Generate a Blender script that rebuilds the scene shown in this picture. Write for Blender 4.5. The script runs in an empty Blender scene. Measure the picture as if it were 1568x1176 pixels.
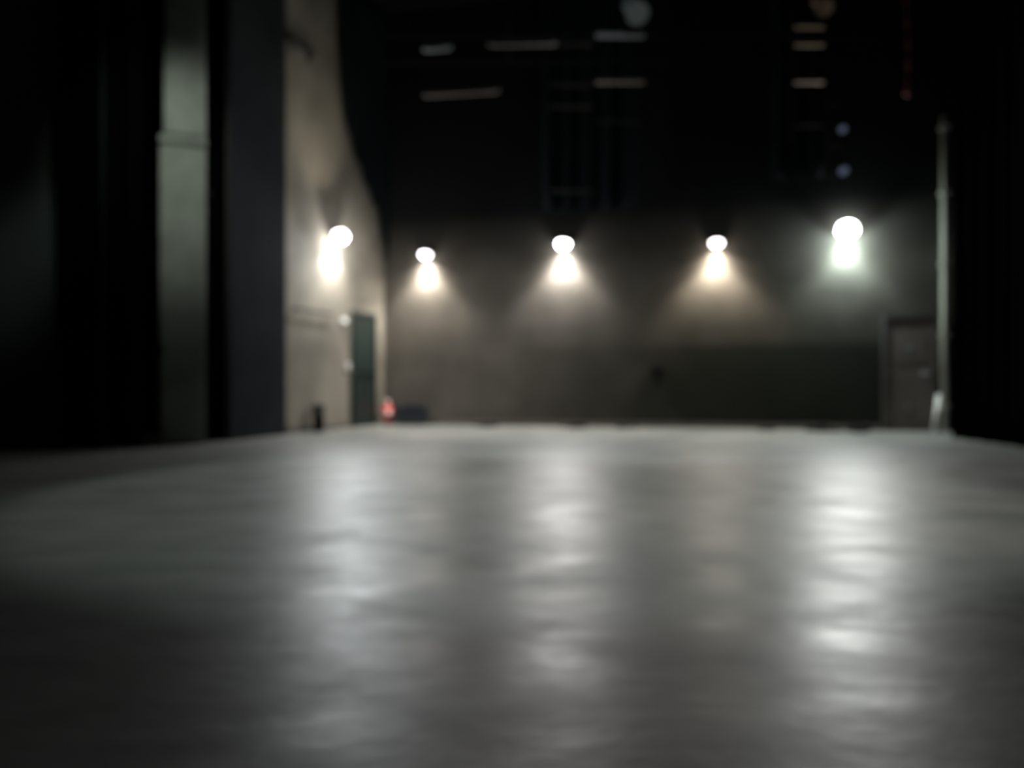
import bpy, bmesh, math, random
from mathutils import Vector, Matrix
random.seed(4)
sc = bpy.context.scene
try:
    sc.view_settings.view_transform = 'Standard'
    sc.view_settings.look = 'None'
except Exception as e:
    print(e)

# ------------------------------------------------------------ materials
def mat(name, col, rough=0.7, metal=0.0, var=0.15, scale=6.0, bump=0.0, spec=0.5, emit=None, es=0.0, ior=None):
    m = bpy.data.materials.new(name); m.use_nodes = True
    nt = m.node_tree; n = nt.nodes; L = nt.links
    b = n['Principled BSDF']
    b.inputs['Roughness'].default_value = rough
    b.inputs['Metallic'].default_value = metal
    b.inputs['Specular IOR Level'].default_value = spec
    if ior: b.inputs['IOR'].default_value = ior
    tc = n.new('ShaderNodeTexCoord')
    no = n.new('ShaderNodeTexNoise'); no.inputs['Scale'].default_value = scale
    no.inputs['Detail'].default_value = 5
    L.new(tc.outputs['Object'], no.inputs['Vector'])
    r = n.new('ShaderNodeValToRGB')
    r.color_ramp.elements[0].position = 0.3; r.color_ramp.elements[1].position = 0.7
    r.color_ramp.elements[0].color = [c*(1-var) for c in col]+[1]
    r.color_ramp.elements[1].color = [min(1, c*(1+var)) for c in col]+[1]
    L.new(no.outputs['Fac'], r.inputs['Fac'])
    L.new(r.outputs['Color'], b.inputs['Base Color'])
    if bump:
        bp = n.new('ShaderNodeBump'); bp.inputs['Strength'].default_value = bump
        bp.inputs['Distance'].default_value = 0.02
        L.new(no.outputs['Fac'], bp.inputs['Height']); L.new(bp.outputs['Normal'], b.inputs['Normal'])
    if emit:
        b.inputs['Emission Color'].default_value = list(emit)+[1]
        b.inputs['Emission Strength'].default_value = es
    return m

M_blackpaint = mat('black_paint', (0.007, 0.008, 0.008), 0.9, spec=0.0, ior=1.0)
M_drape = mat('black_velvet', (0.0016, 0.0018, 0.0018), 1.0, spec=0.0, scale=30, ior=1.0)
M_drapeblue = mat('dark_serge', (0.011, 0.014, 0.016), 0.95, spec=0.0, scale=30, ior=1.0)
M_flat = mat('slate_paint', (0.020, 0.022, 0.0245), 0.85, spec=0.1, scale=1.5, ior=1.1)
M_beige = mat('beige_plaster', (0.180, 0.165, 0.137), 0.85, var=0.24, scale=1.2, bump=0.15, spec=0.2)
M_conc = mat('green_grey_concrete', (0.25, 0.27, 0.235), 0.85, var=0.25, scale=1.6, bump=0.2, spec=0.2)
M_dimwall = mat('dim_green_wall', (0.10, 0.115, 0.105), 0.85, scale=1.2, spec=0.2)
M_steel = mat('black_steel', (0.012, 0.012, 0.012), 0.8, scale=12, spec=0.05, ior=1.1)
M_alu = mat('galvanised_steel', (0.28, 0.31, 0.32), 0.45, metal=0.3, scale=12)
M_brownst = mat('rusty_steel', (0.22, 0.14, 0.095), 0.6, metal=0.2, scale=12)
M_housing = mat('lamp_housing', (0.03, 0.03, 0.03), 0.6, metal=0.2)
M_doorgreen = mat('dark_green_door', (0.006, 0.016, 0.013), 0.5, scale=3)
M_doorgrey = mat('grey_brown_door', (0.11, 0.092, 0.083), 0.6, scale=3)
M_frame = mat('door_frame_paint', (0.05, 0.045, 0.04), 0.6)
M_red = mat('red_enamel', (0.6, 0.02, 0.02), 0.3, scale=4)
M_white = mat('white_plastic', (0.75, 0.75, 0.72), 0.4)
M_rubber = mat('black_rubber', (0.010, 0.010, 0.011), 0.7, spec=0.2)
M_case = mat('case_laminate', (0.012, 0.017, 0.026), 0.5)
M_dimred = mat('dim_red', (0.12, 0.01, 0.02), 0.8, scale=40)
M_skirt = mat('grey_trim', (0.09, 0.08, 0.07), 0.6)
M_pale = mat('pale_wall_edge', (0.40, 0.40, 0.34), 0.6)

def lensmat(name, col, s):
    return mat(name, col, 0.3, emit=col, es=s, var=0.02)
M_lw = lensmat('warm_lens', (1.0, 0.95, 0.95), 10)
M_lc = lensmat('cool_lens', (0.93, 1.0, 1.0), 32)
M_ln = lensmat('neutral_lens', (1.0, 0.97, 0.99), 20)
M_dimlens = lensmat('dim_lens', (0.9, 1.0, 0.95), 0.7)
M_blue = mat('blue_gel', (0.25, 0.3, 0.5), 0.3, emit=(0.5, 0.6, 0.9), es=0.10)

# ------------------------------------------------------------ builder
class B:
    def __init__(s): s.bm = bmesh.new(); s.mats = []
    def mi(s, m):
        if m not in s.mats: s.mats.append(m)
        return s.mats.index(m)
    def _tag(s, fs, m, smooth=False):
        i = s.mi(m)
        for f in fs: f.material_index = i; f.smooth = smooth
    def box(s, x0, x1, y0, y1, z0, z1, m, bev=0.0):
        before = set(s.bm.faces)
        r = bmesh.ops.create_cube(s.bm, size=1)
        for v in r['verts']:
            v.co = Vector(((x0+x1)/2+v.co.x*(x1-x0), (y0+y1)/2+v.co.y*(y1-y0), (z0+z1)/2+v.co.z*(z1-z0)))
        if bev:
            es = list({e for v in r['verts'] for e in v.link_edges})
            bmesh.ops.bevel(s.bm, geom=es, offset=bev, segments=2, affect='EDGES')
        s._tag([f for f in s.bm.faces if f not in before], m)
    def prism(s, pts, x0, x1, m):
        a = [s.bm.verts.new((x0, p[0], p[1])) for p in pts]
        b = [s.bm.verts.new((x1, p[0], p[1])) for p in pts]
        fs = [s.bm.faces.new(a), s.bm.faces.new(b[::-1])]
        for i in range(len(pts)):
            j = (i+1) % len(pts)
            fs.append(s.bm.faces.new((a[j], a[i], b[i], b[j])))
        s._tag(fs, m)
    def cyl(s, p0, p1, r, m, r2=None, seg=16):
        p0 = Vector(p0); p1 = Vector(p1); d = p1-p0
        before = set(s.bm.faces)
        rot = d.to_track_quat('Z', 'Y').to_matrix().to_4x4()
        bmesh.ops.create_cone(s.bm, cap_ends=True, segments=seg, radius1=r, radius2=r if r2 is None else r2,
                              depth=d.length, matrix=Matrix.Translation((p0+p1)/2) @ rot)
        fs = [f for f in s.bm.faces if f not in before]
        s._tag(fs, m, True)
        for f in fs:
            if len(f.verts) > 4: f.smooth = False
    def tube(s, pts, r, m, seg=8):
        for a, b in zip(pts[:-1], pts[1:]): s.cyl(a, b, r, m, seg=seg)
    def sph(s, c, r, m, sc_=(1, 1, 1), rot=None):
        before = set(s.bm.faces)
        mt = Matrix.Translation(c)
        if rot is not None: mt = mt @ rot
        bmesh.ops.create_uvsphere(s.bm, u_segments=20, v_segments=12, radius=r,
            matrix=mt @ Matrix.Diagonal((*sc_, 1)))
        s._tag([f for f in s.bm.faces if f not in before], m, True)
    def grid(s, fn, nu, nv, m):
        vs = [[s.bm.verts.new(fn(i/nu, j/nv)) for j in range(nv+1)] for i in range(nu+1)]
        fs = [s.bm.faces.new((vs[i][j], vs[i+1][j], vs[i+1][j+1], vs[i][j+1])) for i in range(nu) for j in range(nv)]
        s._tag(fs, m, True)
    def done(s, name, loc=(0, 0, 0), rz=0.0):
        bmesh.ops.recalc_face_normals(s.bm, faces=s.bm.faces)
        me = bpy.data.meshes.new(name); s.bm.to_mesh(me); s.bm.free()
        for m in s.mats: me.materials.append(m)
        o = bpy.data.objects.new(name, me); sc.collection.objects.link(o)
        o.location = loc; o.rotation_euler = (0, 0, rz)
        return o

RZB = -math.atan(0.2515)          # upstage wall is slightly skewed
CORNER = Vector((-2.57, 16.0, 0))
RZL = math.atan2(0.952, 0.306)    # return wall; local x runs to the corner
H = 8.2

# ------------------------------------------------------------ shell
def floor_material():
    m = bpy.data.materials.new('worn_stage_floor'); m.use_nodes = True
    nt = m.node_tree; n = nt.nodes; L = nt.links; b = n['Principled BSDF']
    b.inputs['Specular IOR Level'].default_value = 0.40
    tc = n.new('ShaderNodeTexCoord')
    n1 = n.new('ShaderNodeTexNoise'); n1.inputs['Scale'].default_value = 0.55; n1.inputs['Detail'].default_value = 6
    n1.inputs['Roughness'].default_value = 0.6
    n2 = n.new('ShaderNodeTexNoise'); n2.inputs['Scale'].default_value = 2.0; n2.inputs['Detail'].default_value = 7
    n2.inputs['Roughness'].default_value = 0.6
    mp = n.new('ShaderNodeMapping'); mp.inputs['Scale'].default_value = (0.8, 1.2, 1)
    L.new(tc.outputs['Object'], mp.inputs['Vector'])
    L.new(tc.outputs['Object'], n1.inputs['Vector']); L.new(mp.outputs['Vector'], n2.inputs['Vector'])
    r = n.new('ShaderNodeValToRGB')
    r.color_ramp.elements[0].position = 0.3; r.color_ramp.elements[0].color = (0.086, 0.100, 0.093, 1)
    r.color_ramp.elements[1].position = 0.7; r.color_ramp.elements[1].color = (0.180, 0.177, 0.167, 1)
    L.new(n1.outputs['Fac'], r.inputs['Fac'])
    br = n.new('ShaderNodeTexBrick'); br.inputs['Scale'].default_value = 1
    br.inputs['Brick Width'].default_value = 2.44; br.inputs['Row Height'].default_value = 1.22
    br.inputs['Mortar Size'].default_value = 0.003
    br.inputs['Color1'].default_value = (1, 1, 1, 1); br.inputs['Color2'].default_value = (0.93, 0.93, 0.93, 1)
    br.inputs['Mortar'].default_value = (0.8, 0.8, 0.8, 1)
    mo = n.new('ShaderNodeMapping'); mo.inputs['Location'].default_value = (0.9, 0.4, 0)
    L.new(tc.outputs['Object'], mo.inputs['Vector']); L.new(mo.outputs['Vector'], br.inputs['Vector'])
    mx = n.new('ShaderNodeMix'); mx.data_type = 'RGBA'; mx.blend_type = 'MULTIPLY'; mx.inputs['Factor'].default_value = 1
    L.new(r.outputs['Color'], mx.inputs['A']); L.new(br.outputs['Color'], mx.inputs['B'])
    L.new(mx.outputs['Result'], b.inputs['Base Color'])
    rr = n.new('ShaderNodeMapRange'); rr.inputs['From Min'].default_value = 0.3; rr.inputs['From Max'].default_value = 0.7
    rr.inputs['To Min'].default_value = 0.33; rr.inputs['To Max'].default_value = 0.52
    L.new(n2.outputs['Fac'], rr.inputs['Value']); L.new(rr.outputs['Result'], b.inputs['Roughness'])
    bp = n.new('ShaderNodeBump'); bp.inputs['Strength'].default_value = 0.36; bp.inputs['Distance'].default_value = 0.02
    L.new(n2.outputs['Fac'], bp.inputs['Height']); L.new(bp.outputs['Normal'], b.inputs['Normal'])
    return m

def backwall_material():
    m = bpy.data.materials.new('upstage_wall_paint_and_shade'); m.use_nodes = True
    nt = m.node_tree; n = nt.nodes; L = nt.links; b = n['Principled BSDF']
    b.inputs['Roughness'].default_value = 0.85; b.inputs['Specular IOR Level'].default_value = 0.1
    b.inputs['IOR'].default_value = 1.2
    tc = n.new('ShaderNodeTexCoord'); sp = n.new('ShaderNodeSeparateXYZ')
    L.new(tc.outputs['Object'], sp.inputs['Vector'])
    no = n.new('ShaderNodeTexNoise'); no.inputs['Scale'].default_value = 1.3; no.inputs['Detail'].default_value = 6
    L.new(tc.outputs['Object'], no.inputs['Vector'])
    base = n.new('ShaderNodeValToRGB')
    base.color_ramp.elements[0].position = 0.3; base.color_ramp.elements[0].color = (0.072, 0.066, 0.057, 1)
    base.color_ramp.elements[1].position = 0.7; base.color_ramp.elements[1].color = (0.112, 0.102, 0.088, 1)
    L.new(no.outputs['Fac'], base.inputs['Fac'])
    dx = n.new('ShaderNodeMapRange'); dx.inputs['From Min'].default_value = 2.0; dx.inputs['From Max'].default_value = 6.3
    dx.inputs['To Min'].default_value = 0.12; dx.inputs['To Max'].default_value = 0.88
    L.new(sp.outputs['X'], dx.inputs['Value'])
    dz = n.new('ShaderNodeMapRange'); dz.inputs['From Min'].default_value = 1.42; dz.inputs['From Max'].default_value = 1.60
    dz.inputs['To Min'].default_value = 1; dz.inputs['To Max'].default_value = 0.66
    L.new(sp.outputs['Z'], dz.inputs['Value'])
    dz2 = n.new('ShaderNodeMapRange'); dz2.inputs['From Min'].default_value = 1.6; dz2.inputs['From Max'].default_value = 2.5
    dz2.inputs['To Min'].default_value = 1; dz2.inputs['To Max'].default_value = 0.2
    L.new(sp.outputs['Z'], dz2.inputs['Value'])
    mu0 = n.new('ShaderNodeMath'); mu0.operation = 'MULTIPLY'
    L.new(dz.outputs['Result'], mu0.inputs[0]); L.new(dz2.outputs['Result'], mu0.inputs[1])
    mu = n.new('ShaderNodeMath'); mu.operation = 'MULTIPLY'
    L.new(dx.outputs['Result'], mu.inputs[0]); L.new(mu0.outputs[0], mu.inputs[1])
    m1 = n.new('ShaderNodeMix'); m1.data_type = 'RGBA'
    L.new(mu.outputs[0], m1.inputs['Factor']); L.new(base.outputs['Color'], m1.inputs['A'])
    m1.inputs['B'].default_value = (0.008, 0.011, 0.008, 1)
    uz = n.new('ShaderNodeMapRange'); uz.inputs['From Min'].default_value = 2.9; uz.inputs['From Max'].default_value = 4.1  # unlit wall above the lamps: its darkness is put into the colour
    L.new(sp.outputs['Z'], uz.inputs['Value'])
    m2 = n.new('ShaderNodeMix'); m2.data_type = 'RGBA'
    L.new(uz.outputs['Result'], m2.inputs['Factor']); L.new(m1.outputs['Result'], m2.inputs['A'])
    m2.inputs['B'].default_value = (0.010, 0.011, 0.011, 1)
    L.new(m2.outputs['Result'], b.inputs['Base Color'])
    return m

b = B(); b.box(-9, 9, -3, 18.2, -0.1, 0, floor_material()); b.done('floor')
b = B(); b.box(-9, 9, -3, 18.2, H, H+0.1, M_blackpaint); b.done('ceiling')
b = B(); b.box(-9.2, -9, -3, 18.2, 0, H, M_blackpaint); b.done('wall_left')
b = B(); b.box(9, 9.2, -3, 18.2, 0, H, M_blackpaint); b.done('wall_right')
b = B(); b.box(-9, 9, -3.2, -3, 0, H, M_blackpaint); b.done('wall_front')
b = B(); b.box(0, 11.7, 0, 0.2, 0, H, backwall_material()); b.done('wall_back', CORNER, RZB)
b = B(); b.box(-3.42, 0.0, 0, 0.2, 0, H, M_beige); b.done('wall_side', CORNER, RZL)
b = B(); b.box(0.0, 9.2, -0.03, -0.002, 0, 0.10, M_skirt); b.done('baseboard_back', CORNER, RZB)
b = B(); b.box(-3.4, -1.34, -0.03, -0.002, 0, 0.10, M_skirt); b.done('baseboard_side', CORNER, RZL)

# ------------------------------------------------------------ doors
b = B()
b.box(-1.27, -0.50, -0.045, -0.005, 0.01, 2.08, M_doorgreen, 0.004)
b.box(-1.33, -1.27, -0.07, -0.002, 0, 2.15, M_doorgreen)
b.box(-0.50, -0.44, -0.07, -0.002, 0, 2.15, M_doorgreen)
b.box(-1.27, -0.50, -0.07, -0.002, 2.08, 2.15, M_doorgreen)
b.box(-1.22, -0.55, -0.10, -0.085, 0.98, 1.02, M_steel, 0.004)
b.box(-1.22, -1.19, -0.09, -0.045, 0.98, 1.02, M_steel)
b.box(-0.58, -0.55, -0.09, -0.045, 0.98, 1.02, M_steel)
b.done('door_1', CORNER, RZL)

b = B()
b.box(9.30, 10.04, -0.05, -0.005, 0.01, 1.93, M_doorgrey, 0.004)
b.box(9.24, 9.30, -0.08, -0.002, 0, 1.99, M_frame)
b.box(10.04, 10.10, -0.08, -0.002, 0, 1.99, M_frame)
b.box(9.30, 10.04, -0.08, -0.002, 1.93, 1.99, M_frame)
b.box(9.42, 9.93, -0.056, -0.05, 1.15, 1.65, M_doorgrey)
b.cyl((9.66, -0.065, 1.42), (9.66, -0.05, 1.42), 0.045, M_alu)
b.cyl((9.64, -0.065, 0.42), (9.64, -0.05, 0.42), 0.03, M_alu)
b.cyl((9.96, -0.11, 0.98), (9.96, -0.05, 0.98), 0.02, M_alu)
b.cyl((9.96, -0.11, 0.98), (9.84, -0.11, 0.98), 0.012, M_alu)
for z in (0.25, 1.0, 1.7): b.cyl((9.31, -0.06, z-0.05), (9.31, -0.06, z+0.05), 0.012, M_alu)
b.done('door_2', CORNER, RZB)

# ------------------------------------------------------------ lamps
def wall_lamp(s, z, base, rz, lens, w=0.36):
    """bulkhead wall lamp: back plate, arm, bowl housing, domed glowing lens facing out and down"""
    d = Vector((math.cos(rz), math.sin(rz), 0)); out = Vector((math.sin(rz), -math.cos(rz), 0))
    p = base + d*s
    b = B(); h = w/2
    b.box(-0.07, 0.07, -0.03, -0.002, -0.06, 0.13, M_housing, 0.006)
    b.box(-0.03, 0.03, -0.10, -0.03, 0.0, 0.06, M_housing)
    ax = Vector((0, -0.30, -0.95)).normalized()
    c = Vector((0, -h-0.01, -0.03))
    b.cyl(c-ax*0.10, c-ax*0.03, 0.06, M_housing, h*0.85, seg=28)
    b.cyl(c-ax*0.03, c+ax*0.02, h*0.85, M_housing, h, seg=28)
    rot = ax.to_track_quat('Z', 'Y').to_matrix().to_4x4()
    b.sph(c+ax*0.02, h*0.95, lens, (1, 1, 0.80), rot)
    b.done('wall_floodlight', (p.x, p.y, z), rz)
    return p, out, h

def spot(name, loc, target, power, angle, blend, col, r=0.08):
    l = bpy.data.lights.new(name, 'SPOT'); l.energy = power; l.spot_size = math.radians(angle); l.spot_blend = blend
    l.color = col; l.shadow_soft_size = r
    o = bpy.data.objects.new(name, l); sc.collection.objects.link(o)
    o.location = loc; o.rotation_euler = (Vector(target)-Vector(loc)).to_track_quat('-Z', 'Y').to_euler()
    return o
def area(name, loc, target, power, sx, sy, col, spread=180):
    l = bpy.data.lights.new(name, 'AREA'); l.energy = power; l.shape = 'RECTANGLE'; l.size = sx; l.size_y = sy
    l.color = col; l.spread = math.radians(spread)
    o = bpy.data.objects.new(name, l); sc.collection.objects.link(o)
    o.location = loc; o.rotation_euler = (Vector(target)-Vector(loc)).to_track_quat('-Z', 'Y').to_euler()
    return o
def point(name, loc, power, col, r=0.05):
    l = bpy.data.lights.new(name, 'POINT'); l.energy = power; l.color = col; l.shadow_soft_size = r
    o = bpy.data.objects.new(name, l); o.location = loc; sc.collection.objects.link(o)

WARM = (1.0, 0.93, 0.84); NEU = (1.0, 0.96, 0.92); COOL = (0.80, 1.0, 0.97)
specs = [ # s, z, lens, colour, flood colour, down power, front power, spill, size
    (0.93, 3.40, M_lw, WARM, WARM, 340, 12, 8.0, .23),
    (3.68, 3.49, M_ln, NEU, (1, .97, .95), 340, 78, 14.0, .27),
    (6.47, 3.39, M_lw, (1.0, 0.89, 0.75), WARM, 340, 12, 8.0, .23),
    (8.65, 3.50, M_lc, COOL, (1.0, 0.98, 0.94), 200, 100, 75.0, .36),
]
Z = Vector((0, 0, 1))
for s, z, lens, col, fcol, pd, pf, ps, w_ in specs:
    p, out, h = wall_lamp(s, z, CORNER, RZB, lens, w_)
    q = p + out*0.12 + Z*(z-h*0.8-0.09)
    spot('lamp_downlight', q, q - Z + out*0.05, pd*0.5, 155, 0.9, col, 0.03)
    q = p + out*0.26 + Z*(z-0.18)
    spot('lamp_downlight', q, q - Z + out*0.02, pd, 108, 0.65, col, 0.05)
    q = p + out*(h*2+0.10) + Z*(z-0.08)
    area('lamp_flood', q, q + out - Z*0.45, pf, 0.32, 0.13, fcol)
    point('lamp_spill', p + out*0.27 + Z*(z-0.22), ps, col, 0.03)
p, out, h = wall_lamp(-2.02, 3.44, CORNER, RZL, M_ln, 0.30)
q = p + out*0.15 + Z*3.20
spot('lamp_downlight', q, q-Z+out*0.08, 190, 145, 0.8, (1, 0.96, 0.90), 0.04)
q = p + out*0.40 + Z*3.15
spot('lamp_downlight', q, q-Z, 70, 104, 0.7, (1, 0.96, 0.88), 0.05)
q = p + out*0.45 + Z*3.34
area('lamp_flood', q, q+out*0.7-Vector((0, 0.5, 0.5)), 78, 0.34, 0.15, (0.9, 0.97, 1.0))
point('lamp_spill', p + out*0.33 + Z*3.16, 55, (1, 0.99, 0.96), 0.03)
q = p + out*0.9 + Z*3.75
spot('lamp_uplight', q, q+Vector((-0.35, -0.35, 1)), 80, 110, 0.9, (1, 0.92, 0.76), 0.1)

# ------------------------------------------------------------ drapes and flats
def drape(name, p0, p1, z0, z1, m, folds, amp=0.07, thick=0.0):
    p0 = Vector((*p0, 0)); p1 = Vector((*p1, 0)); d = p1-p0; nrm = Vector((-d.y, d.x, 0)).normalized()
    b = B(); ph = random.random()*6
    def fn(u, v):
        a = amp*(0.75+0.35*math.sin(u*7+ph))*(1.15-0.35*v)
        q = p0 + d*u + nrm*(a*math.sin(u*folds*2*math.pi+ph+0.5*math.sin(v*2+u*5)))
        return (q.x, q.y, z0+(z1-z0)*v)
    b.grid(fn, int(folds*12), 14, m)
    o = b.done(name)
    so = o.modifiers.new('cloth', 'SOLIDIFY'); so.thickness = 0.012
    return o
drape('stage_curtain', (6.58, 11.9), (6.32, 8.3), 0.0, H-0.05, M_drape, 9)
drape('stage_curtain', (6.75, 12.0), (8.85, 12.3), 0.0, H-0.05, M_drape, 6)
drape('stage_curtain', (-5.72, 10.0), (-4.66, 10.05), 0.0, H-0.05, M_drape, 4)
drape('stage_curtain', (-4.75, 11.62), (-4.14, 11.55), 0.0, H-0.05, M_drape, 3)
drape('stage_curtain', (-8.85, 13.1), (-4.0, 13.05), 0.0, H-0.05, M_drape, 12)
prof = [(3.2, .03), (3.45, .10), (4.1, .37), (4.8, 1.10), (5.4, 1.60), (6.6, 1.84), (8.1, 1.9)]
def pt(z):
    for (a, ta), (c, tc_) in zip(prof[:-1], prof[1:]):
        if z <= c: return ta+(tc_-ta)*(z-a)/(c-a)
    return prof[-1][1]
b = B()
def fn(u, v):
    z = 3.2+4.9*v; t = pt(z)
    return (-t*u-0.02, -0.10-0.03*math.sin(u*t*18), z)
b.grid(fn, 40, 40, M_drapeblue)
b.done('dark_wall_sheet', CORNER, RZL).modifiers.new('cloth', 'SOLIDIFY').thickness = 0.012  # dark folded sheet over the upper far end of the side wall

tx0, ty0, tx1, ty1 = -3.96, 11.2, -3.585, 12.58
ang = math.atan2(ty1-ty0, tx1-tx0)
b = B(); Lf = math.hypot(ty1-ty0, tx1-tx0)
b.box(0, Lf, 0, 0.03, 0, 7.0, M_flat)
for x in (0, Lf-0.08): b.box(x, x+0.08, 0.03, 0.07, 0, 7.0, M_frame)
for z in (0, 2.3, 4.6, 6.92): b.box(0.08, Lf-0.08, 0.03, 0.07, z, z+0.08, M_frame)
b.done('tormentor_flat', (tx0, ty0, 0), ang)

b = B()
b.box(-0.29, 0.28, -0.05, 0.30, 0, 3.98, M_conc, 0.03)
b.box(-0.24, 0.28, -0.02, 0.30, 4.10, H, M_conc, 0.03)
b.box(-0.30, 0.29, -0.06, 0.30, 3.98, 4.10, M_conc, 0.02)
b.box(0.28, 0.36, -0.05, 0.05, 3.3, 3.42, M_steel, 0.01)
b.box(-0.33, -0.25, -0.12, -0.02, 1.18, 1.32, M_steel, 0.01)
b.done('concrete_pillar', (-4.38, 10.62, 0), 0.39)
b = B(); b.box(-8.95, -5.80, 10.15, 10.35, 0, H, M_dimwall); b.done('wall_nib')
b = B(); b.cyl((-5.05, 9.82, 0), (-5.05, 9.82, 7.6), 0.02, M_flat)
b.cyl((-5.05, 9.82, 0), (-5.05, 9.82, 0.02), 0.12, M_steel); b.done('boom_pole')

b = B()
b.cyl((10.19, -0.09, 0), (10.19, -0.09, 5.3), 0.055, M_pale)  # pale post put in for the lit edge of the wall
for z in (0.4, 1.6, 2.8, 4.0, 5.1): b.box(10.12, 10.26, -0.155, -0.002, z, z+0.04, M_pale)
b.done('lit_wall_edge', CORNER, RZB)

# ------------------------------------------------------------ small objects
b = B()
b.cyl((0, 0, 0), (0, 0, 0.03), 0.075, M_rubber)
b.cyl((0, 0, 0.03), (0, 0, 0.36), 0.08, M_red, seg=24)
b.cyl((0, 0, 0.36), (0, 0, 0.42), 0.08, M_red, 0.03, seg=24)
b.cyl((0, 0, 0.42), (0, 0, 0.47), 0.03, M_white)
b.box(-0.09, 0.03, -0.012, 0.012, 0.475, 0.49, M_white)
b.box(-0.09, 0.02, -0.012, 0.012, 0.44, 0.452, M_rubber)
b.cyl((0, -0.082, 0.16), (0, -0.082, 0.28), 0.04, M_white, seg=12)
b.tube([(0.02, 0, 0.45), (0.09, -0.02, 0.42), (0.105, -0.03, 0.3), (0.095, -0.03, 0.12)], 0.011, M_rubber)
b.done('fire_extinguisher', (-2.44, 15.68, 0.0), 0.3)

b = B()
b.box(-0.26, 0.26, -0.18, 0.18, 0.05, 0.38, M_case, 0.01)
b.box(-0.265, 0.265, -0.185, 0.185, 0.28, 0.295, M_steel)
for x in (-0.26, 0.26):
    for y in (-0.18, 0.18):
        b.sph((x*0.98, y*0.98, 0.375), 0.018, M_housing)
        b.cyl((x*0.8-0.01, y*0.8, 0.03), (x*0.8+0.01, y*0.8, 0.03), 0.03, M_rubber)
b.box(-0.05, 0.05, -0.195, -0.182, 0.14, 0.18, M_housing)
b.box(-0.12, 0.12, -0.08, 0.08, 0.38, 0.41, M_rubber)
b.box(-0.04, 0.05, -0.05, 0.05, 0.41, 0.43, M_doorgrey)
b.done('equipment_case', (-1.93, 15.46, 0.0), RZB)

b = B()
b.cyl((0, 0, 0), (0, 0, 0.40), 0.085, M_rubber, 0.105, seg=24)
b.cyl((0, 0, 0.40), (0, 0, 0.42), 0.112, M_rubber, seg=24)
b.sph((0, 0, 0.42), 0.105, M_rubber, (1, 1, 0.5))
b.box(-0.03, 0.03, -0.15, -0.09, 0.01, 0.03, M_alu)
b.done('pedal_bin', (-3.24, 13.35, 0), 0.9)

def wallbox(name, s, z, w, h, base, rz, m, m2):
    b = B(); b.box(s-w/2, s+w/2, -0.05, -0.002, z-h/2, z+h/2, m, 0.006)
    b.box(s-w/4, s+w/4, -0.058, -0.05, z-h/4, z+h/4, m2, 0.002); b.done(name, base, rz)
wallbox('emergency_light', -1.62, 1.95, 0.14, 0.10, CORNER, RZL, M_white, M_dimlens)
wallbox('light_switch', -1.48, 1.12, 0.09, 0.13, CORNER, RZL, M_white, M_alu)
wallbox('wall_socket_panel', 5.42, 1.04, 0.26, 0.20, CORNER, RZB, M_rubber, M_steel)
b = B()
b.cyl((-3.3, -0.06, 2.02), (-2.1, -0.06, 2.02), 0.015, M_steel)
for x in (-3.2, -2.7, -2.2): b.cyl((x, -0.06, 2.02), (x, -0.002, 2.02), 0.012, M_steel)
b.done('wall_handrail', CORNER, RZL)
b = B(); b.box(-3.4, -2.7, -0.08, -0.002, 6.3, 6.42, M_housing, 0.01)  # dark bar put in for a pipe's shadow on the wall
for x in (-3.3, -2.8): b.prism([(-0.002, 6.15), (-0.07, 6.3), (-0.002, 6.3)], x, x+0.03, M_housing)
b.done('pipe_shadow_bar', CORNER, RZL)

b = B(); b.cyl((0, 0, 0.02), (0.12, 0.06, 0.62), 0.035, M_white); b.cyl((0.002, 0, 0.025), (0.122, 0.06, 0.63), 0.025, M_rubber)
b.done('rolled_backdrop', (7.02, 13.25, 0.0), 0)

def coil(x, y, r, turns, m):
    b = B(); pts = []
    for i in range(turns*20+1):
        a = i/20*2*math.pi; rr = r*(1+0.12*math.sin(i*0.37)); pts.append((rr*math.cos(a), rr*0.8*math.sin(a), 0.016+0.02*(i/20)+0.006*math.sin(i)))
    pts += [(r*1.5, -0.1, 0.016), (r*2.3, 0.02, 0.016), (r*3, -0.04, 0.016)]
    b.tube(pts, 0.014, m, 6); b.done('coiled_cable', (x, y, 0), random.random()*3)
coil(5.15, 13.4, 0.22, 4, M_rubber); coil(5.75, 13.2, 0.18, 5, M_rubber)
coil(-0.4, 14.8, 0.15, 2, M_flat); coil(1.2, 14.4, 0.17, 3, M_rubber); coil(2.0, 14.3, 0.12, 2, M_rubber); coil(4.4, 13.7, 0.16, 2, M_rubber)

# ------------------------------------------------------------ overhead rig
def batten(y, z, x0, x1, tilt=0.0):
    b = B(); b.cyl((x0, y, z), (x1, y, z+tilt), 0.025, M_steel)
    n = 4
    for i in range(n):
        x = x0+(x1-x0)*(i+0.5)/n
        b.cyl((x, y, z), (x, y, H), 0.006, M_steel, seg=6)
    b.done('lighting_batten')
batten(12.35, 6.2, -2.0, 5.8); batten(12.85, 6.0, -2.2, 5.8); batten(10.6, 6.3, -2.6, 5.6)
def highlight_bar(x0, x1, y, z, m, slope=0.0):  # pale bars standing in for light catching the black pipes
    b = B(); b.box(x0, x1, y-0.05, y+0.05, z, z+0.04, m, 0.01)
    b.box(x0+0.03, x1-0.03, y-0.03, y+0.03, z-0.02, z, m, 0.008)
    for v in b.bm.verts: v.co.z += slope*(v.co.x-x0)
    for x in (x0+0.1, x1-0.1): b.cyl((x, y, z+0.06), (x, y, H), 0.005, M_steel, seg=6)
    return b.done('batten_highlight')
highlight_bar(-1.35, -0.92, 12.1, 5.87, M_alu, 0.08)
highlight_bar(-1.40, -0.2, 12.6, 5.36, M_doorgrey, 0.06)
highlight_bar(-0.35, 0.65, 11.7, 5.78, M_frame, 0.02)
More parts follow.
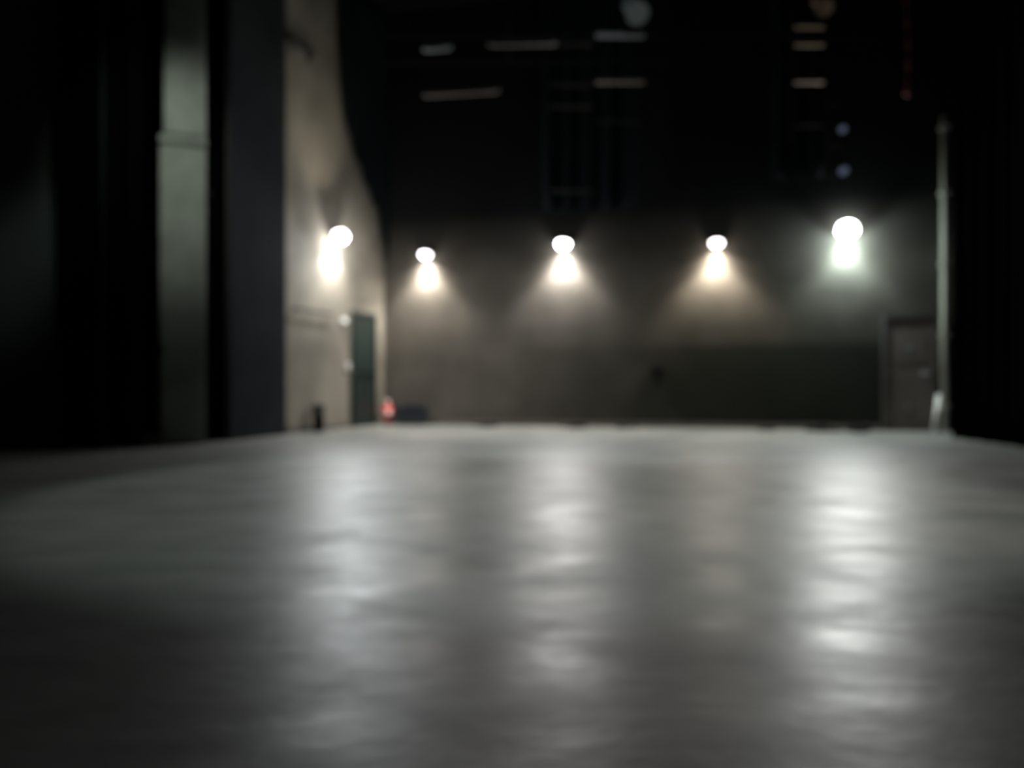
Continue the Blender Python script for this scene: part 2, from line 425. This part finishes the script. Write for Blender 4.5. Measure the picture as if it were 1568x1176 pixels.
b = B(); b.cyl((-0.05, 11.9, 5.6), (-0.05, 11.9, H), 0.012, M_flat); b.done('hanging_pipe')

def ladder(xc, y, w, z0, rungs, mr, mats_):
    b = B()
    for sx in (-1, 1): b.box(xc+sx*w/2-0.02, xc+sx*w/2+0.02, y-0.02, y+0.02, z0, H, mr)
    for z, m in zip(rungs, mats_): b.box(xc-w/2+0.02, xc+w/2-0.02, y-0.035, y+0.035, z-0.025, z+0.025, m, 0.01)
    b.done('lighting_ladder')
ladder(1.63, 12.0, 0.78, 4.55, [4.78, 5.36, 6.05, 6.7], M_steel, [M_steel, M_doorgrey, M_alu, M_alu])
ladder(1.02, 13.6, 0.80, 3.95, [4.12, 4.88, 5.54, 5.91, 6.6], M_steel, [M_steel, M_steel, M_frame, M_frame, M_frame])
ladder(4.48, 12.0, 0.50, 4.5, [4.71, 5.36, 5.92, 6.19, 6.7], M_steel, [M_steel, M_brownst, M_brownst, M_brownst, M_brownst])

def lantern(loc, aim, col=M_steel, lens=None, k_=1.0):
    b = B(); d = Vector(aim).normalized(); K = k_
    b.cyl((0, 0, 0), d*0.30*K, 0.10*K, col, seg=20); b.cyl(d*0.30*K, d*0.40*K, 0.10*K, col, 0.13*K, seg=20)
    b.cyl(-d*0.08*K, (0, 0, 0), 0.06*K, col, 0.10*K, seg=20)
    b.cyl(d*0.385*K, d*0.402*K, 0.11*K, lens or M_alu, seg=20)
    s = d.cross(Z).normalized() if abs(d.z) < 0.999 else Vector((1, 0, 0))
    c = d*0.12*K
    for k in (-1, 1): b.tube([c+s*0.11*k*K, c+s*0.13*k*K+Z*0.1*K, c+s*0.13*k*K+Z*0.25*K], 0.01, M_steel)
    b.tube([c+s*0.13*K+Z*.25*K, c-s*0.13*K+Z*.25*K], 0.012, M_steel)
    b.cyl(c+Z*.25*K, c+Z*.36*K, 0.02, M_steel)
    b.done('stage_lantern', loc)
lantern((1.75, 11.8, 6.45), (0.1, -0.8, -0.7), M_alu, None, 1.3)
lantern((4.50, 11.75, 6.50), (0.0, -0.8, -0.8), M_brownst, M_brownst)
lantern((4.92, 12.0, 4.72), (0.0, -0.8, -0.7), M_steel, M_blue, 0.5)
lantern((4.92, 12.0, 4.12), (0.0, -0.8, -0.7), M_steel, M_blue, 0.6)
b = B(); b.box(4.90, 4.94, 12.20, 12.24, 4.0, H, M_steel)
for z in (4.45, 5.1): b.box(4.84, 5.0, 12.16, 12.2, z-0.02, z+0.02, M_steel)
b.done('hanging_boom')
b = B(); b.tube([(5.81+0.02*math.sin(i), 11.7, 5.1+i*0.31) for i in range(11)], 0.02, M_dimred); b.sph((5.81, 11.7, 5.08), 0.05, M_dimred); b.done('thin_red_upright')  # thin dim red upright with a small ball at its foot
drape('border_drape', (0.55, 14.3), (2.2, 14.0), 3.9, H-0.05, M_drapeblue, 5, 0.05)
drape('border_drape', (4.3, 13.25), (5.1, 13.1), 4.2, H-0.05, M_drapeblue, 3, 0.03)

# ------------------------------------------------------------ added overhead spots, out of view
def added_spot(name_loc, target, power, angle, blend, col, r=0.25):
    p = Vector(name_loc); d = (Vector(target)-p).normalized()
    spot('added_spot_beam', p+d*0.46, target, power, angle, blend, col, r)  # added spot without a visible source, brightens floor, pillar, flats and rig
    lantern(p, d)  # unseen lantern body made up to go with the added spot
added_spot((0.1, 6.0, 7.5), (0.1, 6.2, 0), 620, 58, 0.25, (0.88, 1.0, 0.95), 0.1)  # pool shaped so the near floor and its corners fall dark
added_spot((2.5, 6.2, 7.5), (2.3, 6.2, 0), 420, 50, 0.5, (1.0, 0.86, 0.76), 0.1)
added_spot((1.8, 9.6, 7.7), (1.8, 10.8, 0), 1400, 50, 0.6, (0.93, 0.99, 1.0), 0.1)
added_spot((-2.5, 7.0, 6.8), (-4.5, 10.6, 3.7), 450, 36, 0.9, (0.92, 1.0, 0.90))
added_spot((-3.0, 6.0, 6.8), (-6.25, 10.1, 2.4), 120, 16, 1.0, (0.85, 1.0, 0.95))
added_spot((-1.5, 8.5, 7.3), (-3.8, 12.0, 3.5), 85, 45, 0.9, (0.86, 0.93, 1.0))
added_spot((1.5, 8.0, 7.4), (1.8, 12.2, 6.4), 26, 80, 0.9, (0.9, 0.97, 1.0))

w = bpy.data.worlds.new('dark_house'); sc.world = w; w.use_nodes = True
w.node_tree.nodes['Background'].inputs[0].default_value = (0.5, 0.55, 0.6, 1)
w.node_tree.nodes['Background'].inputs[1].default_value = 0.002

# ------------------------------------------------------------ camera
cam = bpy.data.cameras.new('camera'); co = bpy.data.objects.new('camera', cam); sc.collection.objects.link(co)
co.location = (0, 0, 0.8); co.rotation_euler = (math.radians(90), 0, 0)
cam.lens = 28; cam.sensor_width = 36; cam.sensor_fit = 'HORIZONTAL'
cam.dof.use_dof = True; cam.dof.focus_distance = 0.5; cam.dof.aperture_fstop = 3.8
sc.camera = co
